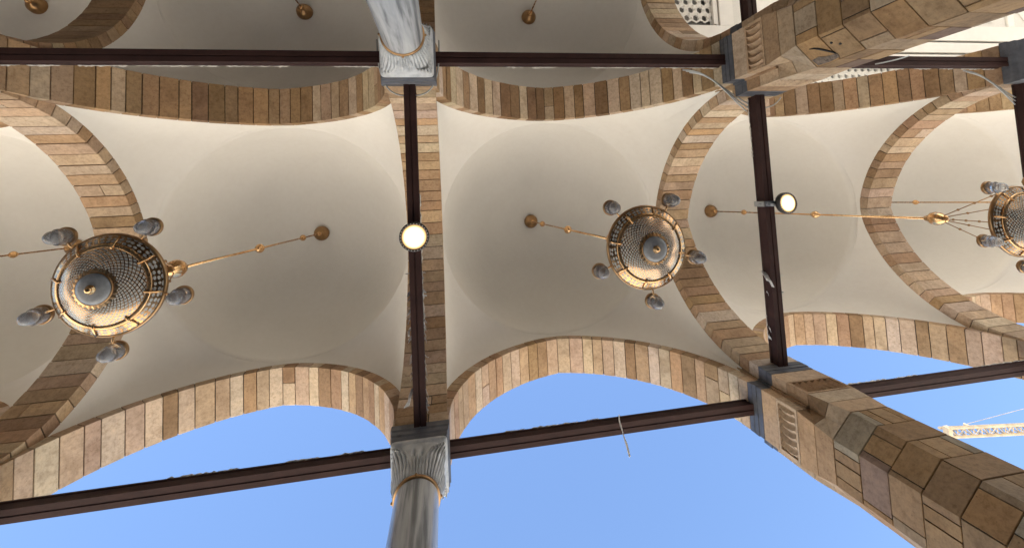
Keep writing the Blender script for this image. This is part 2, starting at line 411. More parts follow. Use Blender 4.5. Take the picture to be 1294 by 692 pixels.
# ------------------------------------------------------------------ domed bays
RING_Z = 9.74
def vault(i, ra, rb, apex, arcs, label):
    """arcs: dict side -> Arc for the four sides (west, east, north(ra), south(rb))"""
    cx = X0 + BX * i; cy = (ra + rb) / 2; ax = BX / 2 - T / 2; ay = (rb - ra) / 2 - T / 2
    root = empty('dome_vault', label, 'dome', (cx, cy, RING_Z)); base = Vector(root.location)
    rx, ry = ax + .012, ay + .012
    def zb(side, u):
        a = arcs.get(side)
        if a is None: a = Arc((cx - 3, cy), (cx + 3, cy), .4, .4); return a.zext(u)
        mid = (a.c.x - cx) if side in 'ns' else (a.c.y - cy)
        return a.zext(u - mid)
    NU, NV = 36, 10; shell = bmesh.new()
    for side in 'wnes':
        rows = []
        half = ay if side in 'we' else ax
        for k in range(NU + 1):
            # denser towards the corners
            t = -1 + 2 * k / NU; t = math.sin(t * math.pi / 2); u = t * half
            if side == 'w': bx_, by_ = -ax - .01, u
            elif side == 'e': bx_, by_ = ax + .01, u
            elif side == 'n': bx_, by_ = u, -ay - .01
            else: bx_, by_ = u, ay + .01
            z = zb(side, u)
            if abs(t) > .999: bx_, by_ = math.copysign(ax + .01, bx_), math.copysign(ay + .01, by_)
            if abs(t) > .999:
                o_ = {'w': 'ns', 'e': 'ns', 'n': 'we', 's': 'we'}[side][0 if t < 0 else 1]
                oh = (ay if o_ in 'we' else ax) * (-1 if side in 'wn' else 1)
                z = min(z, zb(o_, oh))
            z = max(z, 6.9) - .01
            ph = math.atan2(by_ / ry, bx_ / rx); gx, gy = rx * math.cos(ph), ry * math.sin(ph)
            col = []
            for j in range(NV + 1):
                f = j / NV; g = math.sqrt(max(0, 2 - (math.sqrt(2) - (math.sqrt(2) - 1) * f) ** 2))
                col.append(Vector((cx + bx_ + (gx - bx_) * f, cy + by_ + (gy - by_) * f, z + (RING_Z - z) * g)) - base)
            rows.append(col)
        grid = [[shell.verts.new(p) for p in col] for col in rows]
        for k in range(NU):
            for j in range(NV):
                q = (grid[k][j], grid[k + 1][j], grid[k + 1][j + 1], grid[k][j + 1])
                shell.faces.new(q if side in 'es' else q)
    bmesh.ops.remove_doubles(shell, verts=shell.verts, dist=.004)
    inner = [v for v in shell.verts if not v.is_boundary]
    for _ in range(24): bmesh.ops.smooth_vert(shell, verts=inner, factor=.5, use_axis_x=True, use_axis_y=True, use_axis_z=True)
    bmobj('pendentive_shell', shell, PLASTER, root, True)
    NR, NA = 18, 72; prof = []
    rise = apex - RING_Z
    for j in range(NR + 1):
        t = math.pi / 2 * j / NR; prof.append((math.cos(t), math.sin(t)))
    V, Fc = [], []
    for (c, s) in prof[:-1]:
        for k in range(NA):
            p = 2 * math.pi * k / NA; V.append((rx * c * math.cos(p), ry * c * math.sin(p), rise * s))
    V.append((0, 0, rise)); top = len(V) - 1
    for j in range(NR):
        for k in range(NA):
            a = j * NA + k; b = j * NA + (k + 1) % NA
            if j < NR - 1: Fc.append((a, a + NA, b + NA, b))
            else: Fc.append((a, top, b))
    # narrow ledge under the dome
    d = mesh('dome', V, Fc, PLASTER, root, True)
    so_ = d.modifiers.new('thick', 'SOLIDIFY'); so_.thickness = .12; so_.offset = -1
    return root
VLAB = {-1: 'cream dome vault at the far end of the outer aisle',
        0: 'cream dome vault beyond the cross arch behind the largest chandelier',
        1: 'cream dome vault with brass ceiling cup, longer bay next to the lamp beam',
        2: 'cream dome vault between marble columns and stone piers, small chandelier below',
        3: 'cream dome vault past the pier, crossed by dark beam with bracketed lamp',
        4: 'cream dome vault behind the fanned chandelier chains'}
for i in range(0, 5):
    arcs = {}
    if ('y', i - 1) in ARC: arcs['w'] = ARC[('y', i - 1)]
    if ('y', i) in ARC: arcs['e'] = ARC[('y', i)]
    if ('u', i) in ARC: arcs['n'] = ARC[('u', i)]
    if ('c', i) in ARC: arcs['s'] = ARC[('c', i)]
    vault(i, ROW_U, ROW_C, 12.36, arcs, VLAB[i])
VUL = {0: 'shaded grey dome of the inner aisle beyond the dark cross arch',
       1: 'shaded grey dome of the inner aisle beside the white column, brass cup in it',
       2: 'shaded grey dome of the inner aisle between white column and lattice ceiling'}
for i in range(0, 3):
    arcs = {'s': ARC[('u', i)]}
    if ('yu', i - 1) in ARC: arcs['w'] = ARC[('yu', i - 1)]
    if ('yu', i) in ARC: arcs['e'] = ARC[('yu', i)]
    vault(i, ROW_B, ROW_U, 11.22, arcs, VUL[i])

# ------------------------------------------------------------------ marble columns
def column(x, y, label):
    root = empty('marble_column', label, 'column', (x, y, GZ))
    H = lambda z: z - GZ
    # shaft with slight taper
    prof = [(.30, H(GZ) + .45), (.30, H(GZ) + .5)] + [(.298 - .028 * k / 10, H(GZ) + .5 + (5.46 - GZ - .5) * k / 10) for k in range(1, 11)]
    lathe_obj('shaft', prof, MARBLE, root, 48)
    lathe_obj('base', [(.46, 0), (.46, .12), (.42, .14), (.44, .2), (.40, .27), (.35, .32), (.37, .4), (.31, .46)], CARVED, root, 40)
    lathe_obj('neck_ring', [(.262, H(5.44)), (.288, H(5.445)), (.296, H(5.47)), (.288, H(5.495)), (.262, H(5.50))], DBRASS, root, 48)
    for k in range(4):
        a_ = k * math.pi / 2 + math.pi / 4
        lathe_obj('ring_clasp', sphere_prof(.02, 6), DBRASS, root, 10, (.297 * math.cos(k * math.pi / 2), .297 * math.sin(k * math.pi / 2), H(5.47)))
    # capital: round neck growing into a square, carved with leaves
    bm = bmesh.new(); NA, NZ = 192, 40; rings = []
    for j in range(NZ + 1):
        f = j / NZ; z = 5.50 + .60 * f; ring = []
        for k in range(NA):
            p = 2 * math.pi * k / NA; c, s = math.cos(p), math.sin(p)
            n_ = 2 + 2.2 * f * f
            sq = 1 / (abs(c) ** n_ + abs(s) ** n_) ** (1 / n_)
            h = .276 + (.372 - .276) * (f ** .9)
            r = h * sq
            # leaves: corner acanthus and centre leaf with ribs
            q = (p % (math.pi / 2)) - math.pi / 4                         # 0 on the corner
            leaf = math.exp(-(q / .20) ** 2) * math.sin(math.pi * min(1, f * 1.15)) ** 1.2
            rib = .5 + .5 * math.cos(q * 34)
            m_ = ((p + math.pi / 4) % (math.pi / 2)) - math.pi / 4          # 0 on the middle of a face
            ml = math.exp(-(m_ / .16) ** 2) * math.exp(-((f - .32) / .2) ** 2)
            eye = math.exp(-((abs(m_) - .17) / .05) ** 2) * math.exp(-((f - .62) / .08) ** 2)
            r += leaf * (-.010 + .02 * rib) + ml * (.004 + .028 * math.cos(m_ * 50)) - eye * .07
            if f > .9: r = .385 / (abs(c) ** 14 + abs(s) ** 14) ** (1 / 14)
            ring.append(bm.verts.new((r * c, r * s, H(z))))
        rings.append(ring)
    for a, b in zip(rings, rings[1:]):
        for k in range(NA): bm.faces.new((a[k], a[(k + 1) % NA], b[(k + 1) % NA], b[k]))
    bm.faces.new(rings[-1]); cp = bmobj('capital', bm, CARVED, root, True)
    for q in range(4):
        a0 = math.pi / 4 + q * math.pi / 2; bm = bmesh.new()
        for t in range(-3, 4):
            aa = a0 + t * .13; tip = a0 + t * .075; rr_ = .49 - .028 * abs(t)
            pts = [(.285, aa, 5.515), (.30, aa, 5.60), (.335 - .004 * abs(t), a0 + t * .14, 5.72), (.385 - .012 * abs(t), a0 + t * .13, 5.84), (.44 - .02 * abs(t), a0 + t * .10, 5.95 - .015 * abs(t)), (rr_, tip, 6.00 - .02 * abs(t)), (rr_ + .004, tip, 5.955 - .02 * abs(t))]
            add_tube(bm, [(r * math.cos(a), r * math.sin(a), H(z)) for r, a, z in pts], [.016, .020, .022, .022, .022, .020, .008], 7)
        bmobj('acanthus_leaf', bm, CARVED, cp, True)
        af = q * math.pi / 2; bm = bmesh.new()
        for t in (-2, -1, 0, 1, 2):
            aa = af + t * .11; pts = [(.285, aa, 5.515), (.305, aa, 5.62), (.325, af + t * .13, 5.72 - .02 * abs(t)), (.345, af + t * .14, 5.79 - .03 * abs(t)), (.338, af + t * .15, 5.80 - .03 * abs(t))]
            add_tube(bm, [(r * math.cos(a), r * math.sin(a), H(z)) for r, a, z in pts], [.008, .010, .011, .010, .005], 7)
        bmobj('face_leaf', bm, CARVED, cp, True)
    # slate abacus with a step
    bm = bmesh.new()
    pr = [(.385, 6.10), (.385, 6.20), (.40, 6.23), (.40, 6.31), (.415, 6.34), (.415, 6.455)]
    rr = [[bm.verts.new((sx * h, sy * h, H(z))) for sx, sy in ((-1, -1), (1, -1), (1, 1), (-1, 1))] for h, z in pr]
    for a, b in zip(rr, rr[1:]):
        for k in range(4): bm.faces.new((a[k], a[(k + 1) % 4], b[(k + 1) % 4], b[k]))
    bm.faces.new(rr[0][::-1]); bm.faces.new(rr[-1]); bmobj('abacus', bm, SLATE, root)
    return root
column(LINES[1], ROW_U, 'white veined marble column with carved capital on the middle row')
column(LINES[1], ROW_C, 'shaded grey marble column standing against blue sky on the courtyard row')
column(LINES[3], ROW_U, 'slate topped column beyond the upper pier where grey cables bundle')
column(LINES[3], ROW_C, 'courtyard column past the lower stone pier at the end of the dark beam')
column(LINES[0], ROW_U, 'marble column carrying the long black beam away from the white column')
column(LINES[0], ROW_C, 'courtyard marble column before the long tan arch')

# ------------------------------------------------------------------ stone piers
def tint(rg, pal, a, b):
    c = rg.choice(pal); q = rg.uniform(a, b); return (c[0] * q, c[1] * q, c[2] * q)
def pier(x, y, label, seed):
    rg = random.Random(seed)
    root = empty('stone_pier', label, 'pier', (x, y, GZ)); H = lambda z: z - GZ
    h, c = .60, .31; k = h - c
    octo = [(h, -k), (h, k), (k, h), (-k, h), (-h, k), (-h, -k), (-k, -h), (k, -h)]
    P = [Vector((a, b)) for a, b in octo]
    per = [0]
    for i in range(8): per.append(per[-1] + (P[(i + 1) % 8] - P[i]).length)
    L = per[-1]
    def at(s, dep=0):
        s %= L
        for i in range(8):
            if per[i] <= s < per[i + 1] + 1e-9:
                d = (P[(i + 1) % 8] - P[i]); t = (s - per[i]) / d.length; p = P[i] + d * t
                break
        return p * (1 - dep / .6)
    def block(s0, s1, z0, z1, mat=STONE, name='stone_block'):
        j = .006; s0 += j; s1 -= j; z0 += j; z1 -= j
        ss = [s0] + [q for i in range(-8, 17) for q in [per[i % 8] + L * (i // 8)] if s0 + .004 < q < s1 - .004] + [s1]
        pr = rg.uniform(-.003, .004)
        outer = [at(s, -pr) for s in ss]; inner = [at(s, .1) for s in ss]; n = len(ss)
        V = [(p.x, p.y, z) for z in (z0, z1) for p in outer] + [(p.x, p.y, z) for z in (z0, z1) for p in inner]
        cz = Vector((sum(v[0] for v in V) / len(V), sum(v[1] for v in V) / len(V), (z0 + z1) / 2))
        V = [Vector(v) - cz for v in V]
        Fs = []
        for i in range(n - 1):
            Fs.append((i, i + 1, n + i + 1, n + i)); Fs.append((2 * n + i, 3 * n + i, 3 * n + i + 1, 2 * n + i + 1))
            Fs.append((i, 2 * n + i, 2 * n + i + 1, i + 1)); Fs.append((n + i, n + i + 1, 3 * n + i + 1, 3 * n + i))
        Fs.append((0, n, 3 * n, 2 * n)); Fs.append((n - 1, 3 * n - 1, 4 * n - 1, 2 * n - 1))
        bm = bmesh.new(); bv = [bm.verts.new(v) for v in V]
        for f in Fs: bm.faces.new([bv[i] for i in f])
        bmesh.ops.recalc_face_normals(bm, faces=bm.faces)
        bmesh.ops.bevel(bm, geom=[e for e in bm.edges if e.calc_face_angle(0) > .9], offset=.004, segments=1, affect='EDGES')
        o = bmobj(name, bm, mat, root, fix=False); o.location = (cz.x, cz.y, H(cz.z))
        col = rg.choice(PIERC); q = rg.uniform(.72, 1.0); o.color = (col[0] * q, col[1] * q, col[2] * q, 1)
        return o
    # core (mortar) and plain lower shaft
    bm = bmesh.new(); lo = [bm.verts.new((p.x * .965, p.y * .965, H(1.18))) for p in P]; hi = [bm.verts.new((p.x * .965, p.y * .965, H(5.0))) for p in P]
    for i in range(8): bm.faces.new((lo[i], lo[(i + 1) % 8], hi[(i + 1) % 8], hi[i]))
    bm.faces.new(hi); bmobj('mortar_core', bm, MORTAR, root)
    bm = bmesh.new(); lo = [bm.verts.new((p.x, p.y, 0)) for p in P]; hi = [bm.verts.new((p.x, p.y, H(1.18))) for p in P]
    for i in range(8): bm.faces.new((lo[i], lo[(i + 1) % 8], hi[(i + 1) % 8], hi[i]))
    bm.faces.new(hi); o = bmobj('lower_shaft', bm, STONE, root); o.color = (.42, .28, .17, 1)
    z = 4.92; row = 0
    while z > 1.3:
        z1 = z; z0 = z - .34
        cuts = []
        for i in range(8):
            off = rg.choice((-1, 1)) * rg.uniform(.05, .14) if rg.random() < .8 else 0
            cuts.append(per[i] + off)
            if i % 2 == 0 and rg.random() < .35: cuts.append(per[i] + .29 + rg.uniform(-.05, .05))
        cuts.sort()
        for a, b in zip(cuts, cuts[1:] + [cuts[0] + L]):
            if b - a > .05: block(a, b, z0, z1)
        z = z0; row += 1
    # broach: octagon grows into a cross-shaped head
    arm = T / 2 + .005; m_ = h - c / 2
    lo8, hi8 = [], []
    for q in range(4):
        ca, sa = round(math.cos(q * math.pi / 2)), round(math.sin(q * math.pi / 2))
        rt = lambda a, b: (a * ca - b * sa, a * sa + b * ca)
        lo8 += [rt(h, -k), rt(h, k), rt(m_, m_)]; hi8 += [rt(h, -arm), rt(h, arm), rt(arm, arm)]
    zs = [4.925, 5.20, 5.485]; R3 = []
    for q, z in enumerate(zs):
        f = q / 2; R3.append([((a[0] * (1 - f) + b[0] * f), (a[1] * (1 - f) + b[1] * f), H(z)) for a, b in zip(lo8, hi8)])
    def ringpiece(name, idx, ra, rb, col, gap=.005, mat=STONE):
        # one stone of the broach between corner points idx[0]..idx[-1]
        n = len(idx); V = [Vector(ra[i]) + Vector((0, 0, gap)) for i in idx] + [Vector(rb[i]) - Vector((0, 0, gap)) for i in idx]
        V += [Vector((v.x * .8, v.y * .8, v.z)) for v in V[:]]
        Fs = []
        for i in range(n - 1):
            Fs += [(i, i + 1, n + i + 1, n + i), (2 * n + i, 3 * n + i, 3 * n + i + 1, 2 * n + i + 1), (i, 2 * n + i, 2 * n + i + 1, i + 1), (n + i, n + i + 1, 3 * n + i + 1, 3 * n + i)]
        Fs += [(0, n, 3 * n, 2 * n), (n - 1, 3 * n - 1, 4 * n - 1, 2 * n - 1)]
        cz = sum(V, Vector()) / len(V)
        bm = bmesh.new(); bv = [bm.verts.new(v - cz) for v in V]
        for f in Fs: bm.faces.new([bv[i] for i in f])
        o = bmobj(name, bm, mat, root); o.location = cz; o.color = (*col, 1); return o
    for q in range(2):
        for s in range(4):
            i0 = s * 3
            ringpiece('stone_block', [i0, i0 + 1], R3[q], R3[q + 1], tint(rg, BROWN, .85, 1.1))
            ringpiece('broach_stone', [i0 + 1, i0 + 2, (i0 + 3) % 12], R3[q], R3[q + 1], tint(rg, BROWN, .75, .95))
    bm = bmesh.new()
    add_box(bm, (-.38, -.38, H(4.95)), (.38, .38, H(6.40))); bmobj('mortar_core', bm, MORTAR, root)
    # head: carved course, plain course, slate
    for q in range(4):
        rot = Matrix.Rotation(q * math.pi / 2, 4, 'Z')
        # carved panel: frame and slanting ribs
        col = tint(rg, TAN[:3], .85, 1.0)
        bm = bmesh.new(); add_box(bm, (.30, -arm, H(5.492)), (.565, arm, H(5.868)))
        for (lo_, hi_) in (((.560, -arm, H(5.492)), (.602, arm, H(5.525))), ((.560, -arm, H(5.835)), (.602, arm, H(5.868))), ((.560, -arm, H(5.526)), (.601, -arm + .05, H(5.834))), ((.560, arm - .05, H(5.526)), (.601, arm, H(5.834)))): add_box(bm, lo_, hi_)
        bmesh.ops.transform(bm, matrix=rot, verts=bm.verts); pn = bmobj('carved_panel', bm, STONE, root); pn.color = (*col, 1)
        nr = 6
        for r_ in range(nr):
            yy = -arm + .05 + (2 * arm - .1) * (r_ + .5) / nr; wd = (2 * arm - .1) / nr * .40
            bm = bmesh.new(); pv = None
            for (zz, sh) in ((5.532, .02), (5.58, .0), (5.68, -.012), (5.77, .0), (5.828, .028)):
                y0_, y1_ = yy - wd * 1.05 + sh, yy + wd * 1.05 + sh
                rw = [bm.verts.new((.555, y0_, H(zz))), bm.verts.new((.555, y1_, H(zz))), bm.verts.new((.566, y1_, H(zz))), bm.verts.new((.618, (y0_ + y1_) / 2, H(zz))), bm.verts.new((.566, y0_, H(zz)))]
                if pv:
                    for t in range(5): bm.faces.new((pv[t], pv[(t + 1) % 5], rw[(t + 1) % 5], rw[t]))
                else: bm.faces.new(rw[::-1])
                pv = rw
            bm.faces.new(pv)
            bmesh.ops.transform(bm, matrix=rot, verts=bm.verts); rb_ = bmobj('carved_rib', bm, STONE, pn); rb_.color = (*col, 1)
        bm = bmesh.new(); add_box(bm, (.30, -arm, H(5.876)), (.60, arm, H(6.165))); bmesh.ops.transform(bm, matrix=rot, verts=bm.verts)
        o = bmobj('stone_block', bm, STONE, root); cl = rg.choice(TAN); o.color = (*cl, 1)
        bm = bmesh.new(); add_box(bm, (.30, -arm, H(6.17)), (.605, arm, H(6.27))); add_box(bm, (.30, -arm - .008, H(6.271)), (.615, arm + .008, H(6.36))); add_box(bm, (.30, -arm, H(6.361)), (.622, arm, H(6.455)))
        bmesh.ops.transform(bm, matrix=rot, verts=bm.verts); bmobj('slate_cap', bm, SLATE, root)
        # corner stones between the arms
        for (z0, z1, mt) in ((5.49, 5.87, STONE), (5.876, 6.165, STONE), (6.17, 6.45, SLATE)):
            bm = bmesh.new(); add_box(bm, (.36, .36, H(z0)), (.425, .425, H(z1))); bmesh.ops.transform(bm, matrix=rot, verts=bm.verts)
            o = bmobj('corner_stone', bm, mt, root); o.color = (.36, .24, .145, 1)
    bm = bmesh.new(); add_box(bm, (-.405, -.405, H(6.457)), (.405, .405, H(6.98))); o = bmobj('springer_stone', bm, STONE, root); o.color = (.40, .27, .16, 1)
    return root
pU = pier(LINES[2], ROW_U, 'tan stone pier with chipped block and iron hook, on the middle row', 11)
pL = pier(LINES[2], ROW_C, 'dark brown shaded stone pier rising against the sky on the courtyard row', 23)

# iron hook and broken patch on the upper pier's chamfer
def on_cham(u, z, d=0.0):          # u along the chamfer from its -x edge, z height
    a = Vector((LINES[2] - .60, ROW_U + .29, z)); b = Vector((LINES[2] - .29, ROW_U + .60, z)); n = Vector((-1, 1, 0)).normalized()
    return a + (b - a).normalized() * u + n * d
base = pU.location
bm = bmesh.new(); add_tube(bm, [on_cham(u, z, .012) - base for u, z in ((.13, 4.80), (.145, 4.74), (.18, 4.69), (.24, 4.63), (.30, 4.575), (.33, 4.56))], [.006, .011, .014, .014, .012, .008], 8); bmobj('iron_hook', bm, HOLE, pU, True)
for u, z in ((.17, 4.51), (.23, 4.43)):
    bm = bmesh.new(); p = on_cham(u, z, 0) - base; n_ = Vector((-1, 1, 0)).normalized()
    add_tube(bm, [p - n_ * .02, p + n_ * .007], .016, 10); bmobj('bolt_hole', bm, HOLE, pU)
bm = bmesh.new()
rg = random.Random(5); ptsq = [(.30, 4.90), (.41, 4.88), (.42, 4.70), (.40, 4.56), (.34, 4.55), (.325, 4.7), (.29, 4.78)]
fr = [bm.verts.new(on_cham(u, z, .009) - base) for u, z in ptsq]; bk = [bm.verts.new(on_cham(u, z, -.01) - base) for u, z in ptsq]
bm.faces.new(fr); bm.faces.new(bk[::-1])
for i in range(len(fr)): bm.faces.new((fr[i], fr[(i + 1) % len(fr)], bk[(i + 1) % len(fr)], bk[i]))
bmobj('broken_patch', bm, SCORCH, pU)['label'] = 'rough broken grey patch on the stone'

# ------------------------------------------------------------------ tie beams
BZ0, BZ1, BW = 6.345, 6.535, .088
def tie_beam(a, b, label, residue=None, seed=0):
    """box section with rolled flanges and a shallow groove along the underside"""
    a, b = Vector((*a, 0)), Vector((*b, 0)); root = empty('tie_beam', label, 'beam', (*((a + b) / 2).xy, BZ0)); base = root.location
    d = (b - a).normalized(); n = Vector((-d.y, d.x, 0))
    prof = [(-BW, 0), (-.012, 0), (-.008, .012), (.008, .012), (.012, 0), (BW, 0), (BW, .028), (BW - .014, .04), (BW - .014, .15), (BW, .162), (BW, BZ1 - BZ0), (-BW, BZ1 - BZ0), (-BW, .162), (-BW + .014, .15), (-BW + .014, .04), (-BW, .028)]
    bm = bmesh.new(); ra = [bm.verts.new(Vector((a.x, a.y, BZ0)) + n * u + Vector((0, 0, z)) - base) for u, z in prof]; rb = [bm.verts.new(Vector((b.x, b.y, BZ0)) + n * u + Vector((0, 0, z)) - base) for u, z in prof]
    for i in range(len(prof)): bm.faces.new((ra[i], ra[(i + 1) % len(prof)], rb[(i + 1) % len(prof)], rb[i]))
    bm.faces.new(ra[::-1]); bm.faces.new(rb); bmobj('steel_section', bm, BEAM, root)
    if residue:
        rg = random.Random(seed)
        for (sgn, dens, amp) in residue:
            # crust of plaster and torn film left along a top edge
            bm = bmesh.new(); L = (b - a).length; s = .05
            while s < L - .3:
                ln = min(rg.uniform(.2, 1.1), L - s - .05)
                if rg.random() < dens:
                    m_ = max(4, int(ln / .035)); pts, rad = [], []
                    for k in range(m_ + 1):
                        p = a + d * (s + ln * k / m_); pts.append(Vector((p.x, p.y, BZ1 + rg.uniform(-.006, .006))) + n * sgn * (BW + rg.uniform(-.006, .008)) - base)
                        rad.append(.003 if k in (0, m_) else rg.uniform(.004, amp * .33))
                    add_tube(bm, pts, rad, 5)
                s += ln + rg.uniform(.02, .25)
            if bm.verts: bmobj('plaster_residue', bm, RESIDUE, root)['kind'] = 'stuff'
            else: bm.free()
    return root
def ends(i): return (.60 if is_pier(i) else .395)
BLU = {1: 'long black beam running from white marble column over the bigger chandelier bay', 2: 'black beam between white marble column and upper stone pier', 3: 'short black beam between upper pier and the cable bundled column'}
BLC = {1: 'dark maroon beam crossing the sky to the shaded grey column', 2: 'dark maroon beam against sky between grey column and lower pier, film strip hanging', 3: 'dark maroon beam past the lower pier above the crane jib'}
for i in (1, 2, 3):
    tie_beam((LINES[i - 1] + ends(i - 1), ROW_U - .01), (LINES[i] - ends(i), ROW_U - .01), BLU[i], [(1, .9, .05)], i)
    tie_beam((LINES[i - 1] + ends(i - 1), ROW_C + .01), (LINES[i] - ends(i), ROW_C + .01), BLC[i], [(-1, .35, .05)], 10 + i)
tie_beam((LINES[4] - .395, ROW_C + .01), (LINES[3] + .395, ROW_C + .01), 'dark maroon beam beyond the courtyard column past the pier')
BLY = {1: 'narrow dark cross beam with round lamp under it and white film shreds', 2: 'dark cross beam between the two stone piers with bracketed lamp', 3: 'dark cross beam beside the partly hidden chandelier', 0: 'dark cross beam outside the largest chandelier'}
for i in (0, 1, 2, 3):
    tie_beam((LINES[i], ROW_U + ends(i)), (LINES[i], ROW_C - ends(i)), BLY[i], [(1, .25, .05), (-1, .3, .05)] if i in (1, 2) else None, 20 + i)
def film_shreds(root, x, y0, y1, n, seed):
    rg = random.Random(seed); bm = bmesh.new(); base = Vector(root.location)
    for _ in range(n):
        sd_ = rg.choice((-1, 1, 1)); y = y0 + (y1 - y0) * rg.random() ** .8; L = rg.uniform(.05, .16); wd = rg.uniform(.008, .03); p = Vector((x + sd_ * (BW + .002), y, rg.uniform(BZ1 - .06, BZ1 + .01))) - base; prev = None
        m_ = 4
        for k in range(m_ + 1):
            w_ = wd * (1 - .6 * k / m_) * rg.uniform(.7, 1.2); d = Vector((rg.uniform(-.3, .3), 1, rg.uniform(-.3, .3))).normalized() * w_
            row = [bm.verts.new(p - d), bm.verts.new(p + d), bm.verts.new(p + d + Vector((.003, 0, .002))), bm.verts.new(p - d + Vector((.003, 0, .002)))]
            if prev:
                for j in range(4): bm.faces.new((prev[j], prev[(j + 1) % 4], row[(j + 1) % 4], row[j]))
            prev = row; p = p + Vector((sd_ * rg.uniform(.0, .018), rg.uniform(-.01, .03), -L / m_))
    bmobj('film_shreds', bm, FILM, root)['kind'] = 'stuff'
for o in [o for o in COL.objects if o.name.startswith('tie_beam') and o.get('label') == BLY[1]]: film_shreds(o, LINES[1], .75, 3.0, 46, 4)
for o in [o for o in COL.objects if o.name.startswith('tie_beam') and o.get('label') == BLY[2]]: film_shreds(o, LINES[2], 1.2, 2.7, 12, 5)
BLB = {1: 'dark inner cross beam hidden behind the white marble column', 2: 'dark inner cross beam in front of the white lattice ceiling'}
for i in (1, 2):
    tie_beam((LINES[i], ROW_B + ends(i)), (LINES[i], ROW_U - ends(i)), BLB[i])

